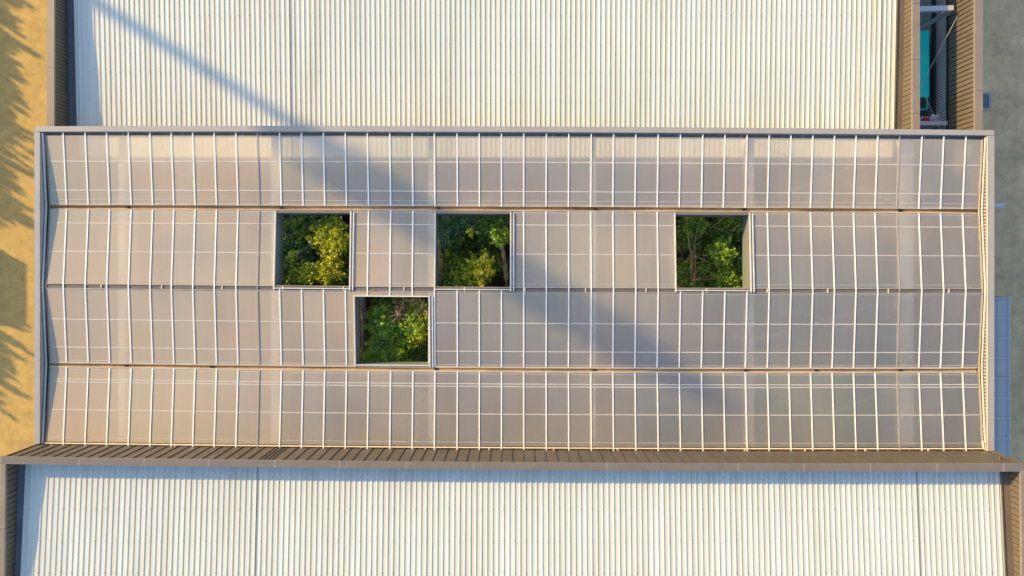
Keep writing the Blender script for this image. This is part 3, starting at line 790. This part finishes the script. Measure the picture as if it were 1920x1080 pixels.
def tree(name, lab, cat, base, crown, rad, nclump, nleaf, mt, size=.1, trunk_r=.07, bark='barkd', crad=.33, squash=.75, group=None, path=None, limbs=7, flat=.5, aspect=.55, upb=.5):
    t = thing(name, lab, cat, base, group)
    pts, cc = clumps(crown, rad, nclump, nleaf, crad, squash)
    base = Vector(base); top = Vector(crown)
    m = MB()
    if path is None:
        p = [base, base.lerp(top, .35)+Vector((random.uniform(-.1,.1), random.uniform(-.1,.1), 0)), base.lerp(top, .75)+Vector((random.uniform(-.1,.1), random.uniform(-.1,.1), 0)), top]
    else: p = [Vector(x) for x in path]
    m.tube(p, [trunk_r*(1-.6*i/(len(p)-1)) for i in range(len(p))], 9)
    st = p[-2].lerp(p[-1], .3)
    for q in cc[:limbs]:
        q = Vector(q); mid = st.lerp(q, .55)+Vector((random.uniform(-.12,.12), random.uniform(-.12,.12), random.uniform(0,.15)))
        m.tube([st, mid, q], [trunk_r*.36, trunk_r*.22, .006], 6)
    m.build('trunk', M[bark], t, smooth=True)
    leaf_obj(pts, size, M[mt], 'crown', t, flat=flat, aspect=aspect, up_bias=upb)
    return t
def bush(px, py, z, r, mt, lab, n=1800, size=.085, name='shrub', cat='shrub', nclump=14, hz=1.0, bx=None, by=None, tr=.04, **k):
    c = P(px, py, z)
    b = (c.x + (bx or 0), c.y + (by or 0), 0.03)
    g = k.pop('group', 'garden plants under the roof openings')
    return tree(name, lab, cat, b, c, (r, r, r*hz), nclump, n, mt, size=size, trunk_r=tr, group=g, **k)
soil = MB()
for o, (ya, yz) in zip(OPEN, ((380,560),(380,560),(380,560),(540,720))):
    a = P(o[0]-60, ya-20, .04); b = P(o[1]+60, yz+40, .04)
    # below the opening as the eye looks through it
    s0, s1 = S(7.9), S(0)
    soil.box((o[0]-XN)/s0*1.28-1.5 if o[0] < XN else (o[0]-XN)/s0-1, (o[1]-XN)/s0*1.28+1.5 if o[1] > XN else (o[1]-XN)/s0+1, ((YN-yz)/s0)*1.2-1.3, ((YN-ya)/s0)*1.2+1.5, .032, .05+.004*o[2]+ (0.001 if o[0]>800 else 0) + (0.001 if o[0]>1200 else 0))
sb = soil.build('garden_bed', M['soil']); sb['kind'] = 'structure'

# opening 1 : yellow green crown on the right, dark blue green tree on the left
bush(620, 445, 7.0, .78, 'leafy', 'bright yellow green crown filling the right half of the leftmost opening', 5200, .085, 'leafy_tree', 'tree', 30, .5, crad=.24, tr=.08)
bush(612, 508, 7.0, .60, 'leafy', 'yellow green bush with golden leaves at the lower right of the leftmost opening', 3200, .08, nclump=18, hz=.5, crad=.22)
bush(556, 452, 5.3, 1.0, 'leafb', 'dark blue green tree in the shaded left half of the leftmost opening', 4600, .12, 'leafy_tree', 'tree', 22, .7, crad=.36, tr=.09)
bush(572, 512, 7.2, .34, 'leafy', 'small yellow sprig at the bottom centre of the leftmost opening', 700, .075, nclump=6, crad=.2)
bush(550, 481, 7.35, .2, 'leafy', 'tiny lime sprig among dark leaves of the leftmost opening', 240, .08, nclump=4, crad=.14)
bush(540, 530, 4.4, .9, 'leafd', 'low dark shrub at the lower left corner of the leftmost opening', 2600, .1, nclump=14)
bush(590, 400, 4.8, .9, 'leafd', 'dark shrub under the top edge of the leftmost opening', 2600, .1, nclump=14)
bush(650, 470, 4.6, 1.0, 'leafd', 'dark shrub behind the yellow crown of the leftmost opening', 2600, .1, nclump=14)
for (px, py, lab) in ((560,430,'upper left'), (620,430,'upper right'), (560,510,'lower left'), (630,515,'lower right')):
    bush(px, py, 5.6, .62, 'leafd', 'mid green shrub under the %s quarter of the leftmost opening' % lab, 2600, .095, nclump=14, crad=.26)
# opening 2
for (px, py, lab) in ((848,440,'upper left'), (915,430,'upper right'), (850,520,'lower left'), (915,500,'lower right')):
    bush(px, py, 5.5, .62, 'leafd', 'mid green shrub under the %s quarter of the opening with the leaning trunks' % lab, 2600, .095, nclump=14, crad=.26)
bush(850, 425, 5.6, .85, 'leafb', 'blue green feathery tree at the upper left of the second opening in the row', 4400, .11, 'leafy_tree', 'tree', 22, .7, crad=.34, tr=.08, aspect=.3)
bush(925, 415, 5.2, .8, 'leafd', 'dark tree under the top right of the opening with the leaning trunk', 3600, .1, 'leafy_tree', 'tree', 18, .7, tr=.08)
bush(932, 440, 7.0, .4, 'leafg', 'fresh green tuft near the tip of the leaning tan trunk', 800, .09, nclump=7, crad=.2)
bush(900, 505, 6.95, .62, 'leafy', 'yellow green shrub low in the middle of the opening with the leaning trunk', 2400, .075, nclump=18, crad=.22)
bush(880, 525, 6.0, .7, 'leafg', 'green shrub along the bottom edge of the opening with the leaning trunk', 2400, .09, nclump=14)
bush(842, 505, 5.2, .8, 'leafg', 'broad green shrub at the lower left of the opening with the leaning trunk', 3000, .13, nclump=14)
bush(885, 455, 4.2, 1.1, 'leafd', 'dark undergrowth shrub in the centre of the opening with the leaning trunk', 3600, .11, nclump=18)
bush(884, 435, 7.2, .16, 'leafy', 'single lime sprig in the upper middle of the opening with the leaning trunk', 160, .09, nclump=3, crad=.12)
def leaner(path, r, lab, bark, twigs=(), name='leaning_trunk_tree', nleaf=300, mt='leafg'):
    P0 = [P(*p) for p in path]; base = Vector((P0[0].x, P0[0].y, .03))
    t = thing(name, lab, 'tree', base)
    m = MB(); p = [base] + P0
    m.tube(p, [r*1.15] + [r*(1-.7*i/len(P0)) for i in range(len(P0))], 10)
    m.build('trunk', M[bark], t, smooth=True)
    if twigs:
        for tw in twigs:
            k = MB(); w = [P(*q) for q in tw[:-1]]; k.tube(w, [tw[-1]*(1-.7*i/(len(w)-1)) for i in range(len(w))], 6)
            k.build('branch', M['twig'], t, smooth=True)
    if nleaf:
        pts, _ = clumps(P0[-1], (.35,.35,.25), 6, nleaf, .16); leaf_obj(pts, .09, M[mt], 'crown', t)
    return t
leaner([(950,545,5.4),(949,520,5.8),(947,495,6.2),(942,465,6.6),(940,447,6.9)], .13, 'tan trunk leaning along the right side of the second opening in the row', 'barkl')
leaner([(824,548,5.2),(827,525,5.6),(826,480,6.1),(824,450,6.5)], .13, 'mottled dark trunk along the left side of the second opening in the row', 'barkl', nleaf=200, mt='leafb')
leaner([(921,548,4.9),(920,525,5.2),(919,505,5.5)], .03, 'thin reddish stem at the bottom right of the second opening in the row', 'twig', nleaf=90, mt='leafo', name='sapling')
# opening 3 : bare branched tree
tw = [((1297,490,6.3),(1290,445,6.9),(1287,400,7.3),.028), ((1294,440,6.9),(1281,428,7.0),.014), ((1297,470,6.7),(1287,455,6.8),.012), ((1297,462,6.6),(1286,462,6.7),.012),
      ((1302,468,6.6),(1305,440,6.8),(1312,418,7.0),.022), ((1307,448,6.7),(1318,435,6.9),(1323,424,7.0),(1333,420,7.1),.016), ((1297,478,6.5),(1285,492,6.3),.01),
      ((1299,478,6.6),(1318,487,6.6),(1335,494,6.6),(1345,496,6.6),.018), ((1318,487,6.6),(1312,494,6.5),.008), ((1345,496,6.6),(1338,504,6.5),.01), ((1345,496,6.6),(1342,484,6.7),(1346,478,6.8),.012)]
leaner([(1296,545,4.9),(1296,520,5.5),(1297,495,6.1),(1298,470,6.6)], .08, 'bare branched tree with pale peeling trunk in the rightmost opening', 'barkl', tw, 'bare_tree', nleaf=0)
leaner([(1304,545,5.3),(1304,510,5.7),(1303,480,6.3),(1303,462,6.6)], .035, 'thin straight reddish stem beside the bare branched tree', 'twig', (), 'sapling', nleaf=0)
for i in range(10):
    o = bpy.data.objects.get('bare_tree'); q = (random.uniform(1276, 1350), random.uniform(475, 530), random.uniform(6.3, 6.9))
    a = P(*q); d = Vector((random.uniform(-1, 1), random.uniform(-.7, .9), random.uniform(-.1, .3))).normalized()*random.uniform(.25, .6)
    c = P(1298, min(535, q[1]+random.uniform(0, 22)), 5.9)
    k = MB(); k.tube([c, c.lerp(a, .6)+Vector((0, 0, .06)), a, a+d*.6+Vector((random.uniform(-.05,.05), random.uniform(-.05,.05), 0)), a+d], [.010, .009, .008, .006, .003], 5); k.build('branch', M['twig'], o)
pm = MB(); a = P(1347, 546, 4.8); b = P(1347, 496, 6.1); pm.tube([(a.x, a.y, .03), a, b], .022, 8)
tag(pm.build('garden_pole', M['pole']), 'pale grey pole standing in the lower middle of the rightmost opening', 'pole')
pm = MB(); pm.tube([P(1331,430,6.5), P(1358,407,6.8), P(1362,404,6.85)], [.012,.022,.024], 6)
tag(pm.build('fallen_branch', M['barkl']), 'straight bare stick lying across leaves at the top of the rightmost opening', 'branch')
bush(1302, 418, 6.0, .5, 'leafg', 'fresh green leaves at the top left of the rightmost opening', 1500, .09, nclump=10, crad=.24)
bush(1352, 472, 6.5, .5, 'leafg', 'fresh green shrub in the middle right of the rightmost opening', 2600, .085, nclump=16, crad=.24)
bush(1362, 528, 6.2, .5, 'leafg', 'green shrub at the lower right of the rightmost opening', 2200, .085, nclump=14, crad=.26)
bush(1330, 530, 4.9, .65, 'leafg', 'green shrub at the foot of the pale grey pole', 2000, .09, nclump=14, crad=.26)
bush(1385, 430, 4.8, 1.0, 'leafd', 'dark tree in the upper right of the rightmost opening', 4000, .1, 'leafy_tree', 'tree', 20, .7, tr=.08)
bush(1290, 450, 4.3, .9, 'leafd', 'dark shrub behind the bare branched tree', 3200, .1, nclump=16)
bush(1345, 470, 3.9, 1.2, 'leafd', 'low dark thicket in the centre of the rightmost opening', 4200, .11, nclump=20)
bush(1285, 520, 4.6, .6, 'leafo', 'dry ochre leafed shrub left of the peeling trunk', 900, .08, nclump=12, crad=.25)
bush(1392, 510, 4.5, .8, 'leafd', 'dark shrub against the right side of the rightmost opening', 2600, .1, nclump=14)
for (px, py, lab) in ((1300,435,'upper left'), (1370,430,'upper right'), (1300,515,'lower left'), (1370,500,'lower right')):
    bush(px, py, 5.3, .62, 'leafd', 'mid green shrub under the %s quarter of the rightmost opening' % lab, 2600, .095, nclump=14, crad=.26)
# opening 4
for (px, py, lab) in ((715,590,'upper left'), (775,590,'upper right'), (715,655,'lower left'), (775,655,'lower right')):
    bush(px, py, 5.4, .62, 'leafd', 'mid green shrub under the %s quarter of the lower opening' % lab, 2600, .095, nclump=14, crad=.26)
leaner([(686,705,3.6),(685,660,4.6),(682,600,5.6),(679,540,6.6)], .20, 'thick grey trunk along the left side of the lower opening', 'barkd', nleaf=0, name='thick_trunk_tree')
bush(722, 600, 6.9, .65, 'leafg', 'green tree crown at the upper left beside the thick grey trunk', 3200, .085, 'leafy_tree', 'tree', 18, .7, crad=.28, tr=.07)
bush(770, 590, 4.6, .8, 'leafg', 'green crown behind the reddish bare twigs of the lower opening', 3000, .085, 'leafy_tree', 'tree', 18, .7, tr=.06)
bush(755, 628, 6.7, .5, 'leafg', 'lime green sprigs in the centre of the lower opening', 1300, .09, nclump=10, crad=.22)
bush(786, 622, 6.8, .5, 'leafy', 'yellowish thin shrub on the right side of the lower opening', 600, .085, nclump=14, crad=.24)
bush(780, 603, 6.9, .6, 'leafg', 'green shrub at the right edge of the lower opening', 2400, .085, nclump=14)
bush(722, 655, 6.7, .75, 'leafg', 'fern like green shrub at the bottom left of the lower opening', 5000, .13, nclump=22, hz=.6, crad=.30, aspect=.18, upb=.9)
bush(768, 665, 5.8, .75, 'leafd', 'dark fern like shrub at the bottom right of the lower opening', 4600, .13, nclump=22, hz=.6, crad=.30, aspect=.2, upb=.9)
bush(735, 615, 4.2, 1.0, 'leafd', 'dark thicket in the centre of the lower opening', 3600, .1, nclump=18)
bush(676, 670, 4.6, .5, 'leafg', 'small green shrub at the foot of the thick grey trunk', 1200, .1, nclump=8)
tt = thing('bare_shrub', 'tangle of reddish bare twigs at the top right of the lower opening', 'shrub', (P(768,575,5.9).x, P(768,575,5.9).y, .03))
m = MB(); c0 = P(768, 590, 5.0); m.tube([(c0.x, c0.y, .03), c0], [.05, .03], 7)
for i in range(70):
    a = P(random.uniform(735, 800), random.uniform(562, 600), random.uniform(6.9, 7.45)); 
    d = Vector((random.uniform(-1,1), random.uniform(-1,1), random.uniform(-.2,.5))).normalized()*random.uniform(.2,.55)
    m.tube([a, a+d*.5+Vector((random.uniform(-.05,.05), random.uniform(-.05,.05),0)), a+d], [.014,.010,.005], 5)
    if i % 3 == 0: m.tube([c0, c0.lerp(a,.5)+Vector((0,0,.1)), a], [.02,.015,.012], 5)
m.build('twigs', M['twig'], tt)
pts, _ = clumps(P(765,585,5.9), (.6,.35,.2), 12, 420, .2); leaf_obj(pts + np.array([0,0,1.1]), .07, M['leafo'], 'dry_leaves', tt)

# ================================================================== THINGS ROUND THE HALLS
# teal covered tank in the light well
p0 = P(1726, 57, 5.0); p1 = P(1742, 205, 5.0)
tk = thing('water_tank', 'teal covered tank in the narrow light well on the right', 'tank', ((p0.x+p1.x)/2, (p0.y+p1.y)/2, 2.0))
m = MB(); X0 = xoR+.03; m.box(X0, p1.x, P(0,182,5.0).y, p0.y, 2.0, 5.0); m.box(X0, p1.x, p1.y, P(0,182,5.0).y, 2.0, 4.86); m.build('body', M['teal'], tk)
m = MB(); yA = P(0,182,5.0).y; m.box(X0+.02, p1.x-.06, p1.y+.07, yA-.01, 4.862, 4.88); lid = m.build('hatch', M['tealdark'], tk)
m = MB(); m.box(X0, p1.x, p1.y, p1.y+.05, 4.862, 4.93); m.box(p1.x-.05, p1.x, p1.y+.051, yA, 4.862, 4.93); m.build('trim', M['teallight'], tk)
m = MB(); c = P(1732, 194, 4.9)
m.tube([c+Vector((.09*math.cos(t), .09*math.sin(t), 0)) for t in np.linspace(.6, 5.2, 10)], .03, 6); m.build('handle', M['black'], lid)
# cable
m = MB(); cp = [P(1795.5,30,6.75), P(1775,69,6.55), P(1752,113,6.45), P(1735,145,6.4), P(1726.5,163,6.4), P(1734,180,6.2), P(1741.5,196,6.1), P(1752,218,6.0), P(1761,243,6.0)]
m.tube(cp, .009, 6)
tag(m.build('cable', M['rope']), 'thin pale cable strung diagonally across the light well', 'cable')
# red bag and white cloth on the beam
def blob(c, r, n=14, seed=0, k=.25):
    rs_ = random.Random(seed); m = MB(); rings = 7; idx = []
    for i in range(rings+1):
        th = math.pi*i/rings
        for j in range(n):
            ph = 2*math.pi*j/n; q = 1+rs_.uniform(-k, k)
            m.v.append((c[0]+r[0]*math.sin(th)*math.cos(ph)*q, c[1]+r[1]*math.sin(th)*math.sin(ph)*q, c[2]+r[2]*math.cos(th)*q))
    for i in range(rings):
        for j in range(n):
            a = i*n+j; b = i*n+(j+1)%n; m.f.append((a, a+n, b+n, b))
    return m
c = P(1737, 225.5, 5.0); tag(blob((c.x, c.y, 4.9), (.17,.12,.14), seed=2).build('bag', M['red'], smooth=True), 'red bag lying at the foot of the light well', 'bag')
st = MB(); st.box(xoR+.02, xwi-.02, P(0,250,4.7).y, P(0,219,4.7).y, 4.70, 4.76)
st.build('shelf', M['whitesteel'], hallN)
c = P(1757, 217, 5.0); tag(blob((c.x-.02, c.y-.1, 4.88), (.24,.2,.12), seed=5, k=.35).build('cloth_bundle', M['white'], smooth=True), 'crumpled white cloth bundle beside the red bag', 'cloth')
# drain cover on the right yard
a = P(1845, 203, .0); b = P(1854, 177, .0)
dt = thing('drain_cover', 'slate blue drain grating in a concrete surround beside the right wall', 'drain', (a.x, (a.y+b.y)/2, 0))
m = MB(); X0, X1 = a.x-.1, b.x; Y0, Y1 = a.y, b.y
for (x0,x1,y0,y1) in ((X0-.1,X1+.12,Y0-.12,Y0),(X0-.1,X1+.12,Y1,Y1+.12),(X1,X1+.12,Y0,Y1),(X0-.1,X0,Y0,Y1)): m.box(x0,x1,y0,y1,.0,.03)
m.build('surround', M['wall'], dt)
m = MB(); m.box(X0,X1,Y0,Y1,.002,.008)
y = Y0+.01
while y < Y1: m.box(X0, X1, y, y+.03, .008, .022); y += .06
m.build('grating', M['darksteel'], dt)
# rain spout
m = MB(); a = P(1855, 384.5, 7.0); b = P(1883, 383.5, 6.95); m.tube([a, b], .055, 10); m.tube([b-Vector((.03,0,0)), b+Vector((.015,0,0))], .07, 10)
m.box(a.x+.0, b.x-.06, a.y-.09, a.y-.05, 6.93, 6.97)
tag(m.build('rain_spout', M['bluepipe']), 'pale blue rain spout sticking out of the right wall', 'pipe')
# lean-to canopy on the right
zc = 4.6
cx0 = 18.24; cx1 = P(1895, 0, zc).x
ca = thing('canopy', 'pale blue glass lean-to canopy with white bars along the right wall', 'canopy', (cx0, -5, 0))
yA = P(0, 558.5, zc).y; 
sy = 37.7/S(zc); ys_ = [yA - sy*i for i in range(12)]
m = MB(); m.quad((cx0, ys_[-1], zc), (cx1-.02, ys_[-1], zc-.05), (cx1-.02, ys_[0], zc-.05), (cx0, ys_[0], zc)); m.build('canopy_glass', M['canopyglass'], ca)
for y in ys_:
    m = MB(); m.bar((cx0, y, zc+.03), (cx1+.03, y, zc-.02), .045, .05); m.build('rafter', M['whitesteel'], ca)
m = MB(); m.box(cx1-.10, cx1+.02, ys_[-1], ys_[0]+.05, zc-.14, zc-.055); m.build('edge_beam', M['whitesteel'], ca)
m = MB(); m.box(cx1-.85, cx1-.35, ys_[-1], ys_[0], zc-.55, zc-.30); m.build('box_beam', M['darksteel'], ca)
for y in ys_[::4]:
    m = MB(); m.tube([(cx1-.05, y, 0), (cx1-.05, y, zc-.14)], .05, 8); m.build('post', M['whitesteel'], ca)

# ================================================================== BEYOND THE FRAME, KNOWN BY THEIR SHADOWS
cz, sz = math.cos(AZ), math.sin(AZ)
def sunward(x, y, z, d):        # point on the sun ray above (x,y,z), d metres away in plan
    return Vector((x - cz*d, y + sz*d, z + d*math.tan(EL)))
# tall mast with a long head
p = P(420, 152, 6.68); b0 = Vector((p.x - cz*44, p.y + sz*44, 0))
nrm = Vector((sz, cz, 0)); fw = Vector((cz, -sz, 0))
ms = thing('mast', 'tall grey mast beyond the upper left whose long shadow crosses the roofs', 'mast', b0)
tip = P(1350, 772, 7.9); Lt = (Vector((tip.x, tip.y, 0))-b0).dot(fw); ztop = 7.9 + Lt*math.tan(EL)
st_ = P(535, 245, 7.9); Ls = (Vector((st_.x, st_.y, 0))-b0).dot(fw); zhead = 7.9 + Ls*math.tan(EL)
m = MB(); m.tube([b0, b0+Vector((0,0,zhead+1))], [.30, .24], 16); m.build('post', M['mast'], ms, smooth=True)
cc = b0 - nrm*.55
m = MB()
def slab(c, w, t, z0, z1, w2=None):
    w2 = w2 or w
    P4 = lambda ww, z: [c - nrm*ww/2 - fw*t/2 + Vector((0,0,z)), c + nrm*ww/2 - fw*t/2 + Vector((0,0,z)), c + nrm*ww/2 + fw*t/2 + Vector((0,0,z)), c - nrm*ww/2 + fw*t/2 + Vector((0,0,z))]
    m.hexa(P4(w, z0) + P4(w2, z1))
slab(cc+nrm*.45, .9, .4, zhead-1.2, zhead, 1.7)
for k in range(6): slab(cc + nrm*(-.72+.288*k), .19, .2, zhead, ztop-(1.6 if k in (0,5) else .7 if k in (1,4) else 0))
m.build('head', M['mast'], ms)
# shed
m = MB(); sx1 = P(49, 0, 0).x; yy0, yy1 = P(0, 604, 0).y, P(0, 492, 0).y
dd = 4.3/math.tan(EL)
sx1 -= .19
m.box(sx1-cz*dd-6, sx1-cz*dd, yy0+sz*dd, yy1+sz*dd, 0, 4.3)
sh = m.build('shed', M['wall']); tag(sh, 'low flat roofed shed beyond the left edge of the yard', 'shed')
rf = MB(); rf.box(sx1-cz*dd-6.1, sx1-cz*dd+.0, yy0+sz*dd-.05, yy1+sz*dd+.05, 4.3, 4.42); rf.build('roof', M['darksteel'], sh)
# row of slender trees
def spiky(x, y, h, w, n, k):
    t = thing('slender_tree', 'slender leafy tree in the row beyond the left edge of the yard', 'tree', (x, y, 0), 'trees beyond the left edge')
    m = MB(); m.tube([(x, y, 0), (x+.05, y, h*.5), (x, y+.03, h*.85)], [.11, .08, .03], 8); m.build('trunk', M['barkd'], t)
    out = []
    for i in range(k):
        a = random.uniform(0, 6.283); r0 = w*random.uniform(0, 1)**.5; bx_, by_ = x+r0*math.cos(a), y+r0*math.sin(a)
        top = h*random.uniform(.70, 1.0); bot = h*random.uniform(.35, .55)
        u = RNG.uniform(0, 1, size=n//k); rr_ = .17*(1-u)**.55+.015
        v = RNG.normal(size=(n//k, 3))*.6
        lx, ly = random.uniform(-.35,.35), random.uniform(-.35,.35)
        out.append(np.stack([bx_+v[:,0]*rr_+lx*u**2, by_+v[:,1]*rr_+ly*u**2, bot+(top-bot)*u], 1))
    leaf_obj(np.concatenate(out), .17, M['leafd'], 'crown', t, flat=1.6, aspect=.28)
def row(px_edge, py0, py1, hs, n, jit=8):
    for i in range(n):
        f = (i+.5)/n; py = py0+(py1-py0)*f
        g = P(px_edge + random.uniform(-jit, jit), py, 0); h = random.uniform(*hs)
        d = h/math.tan(EL)
        spiky(g.x-cz*d, g.y+sz*d, h, random.uniform(.6, 1.15), 8000, random.randint(14, 30))
row(66, -60, 450, (5.0, 6.0), 11, 14)
row(42, 640, 780, (5.0, 5.8), 4, 8)
row(34, -80, 430, (6.0, 6.8), 10, 8)
row(14, 620, 770, (6.0, 6.6), 4, 6)
row(8, -80, 420, (7.0, 7.6), 8, 6)
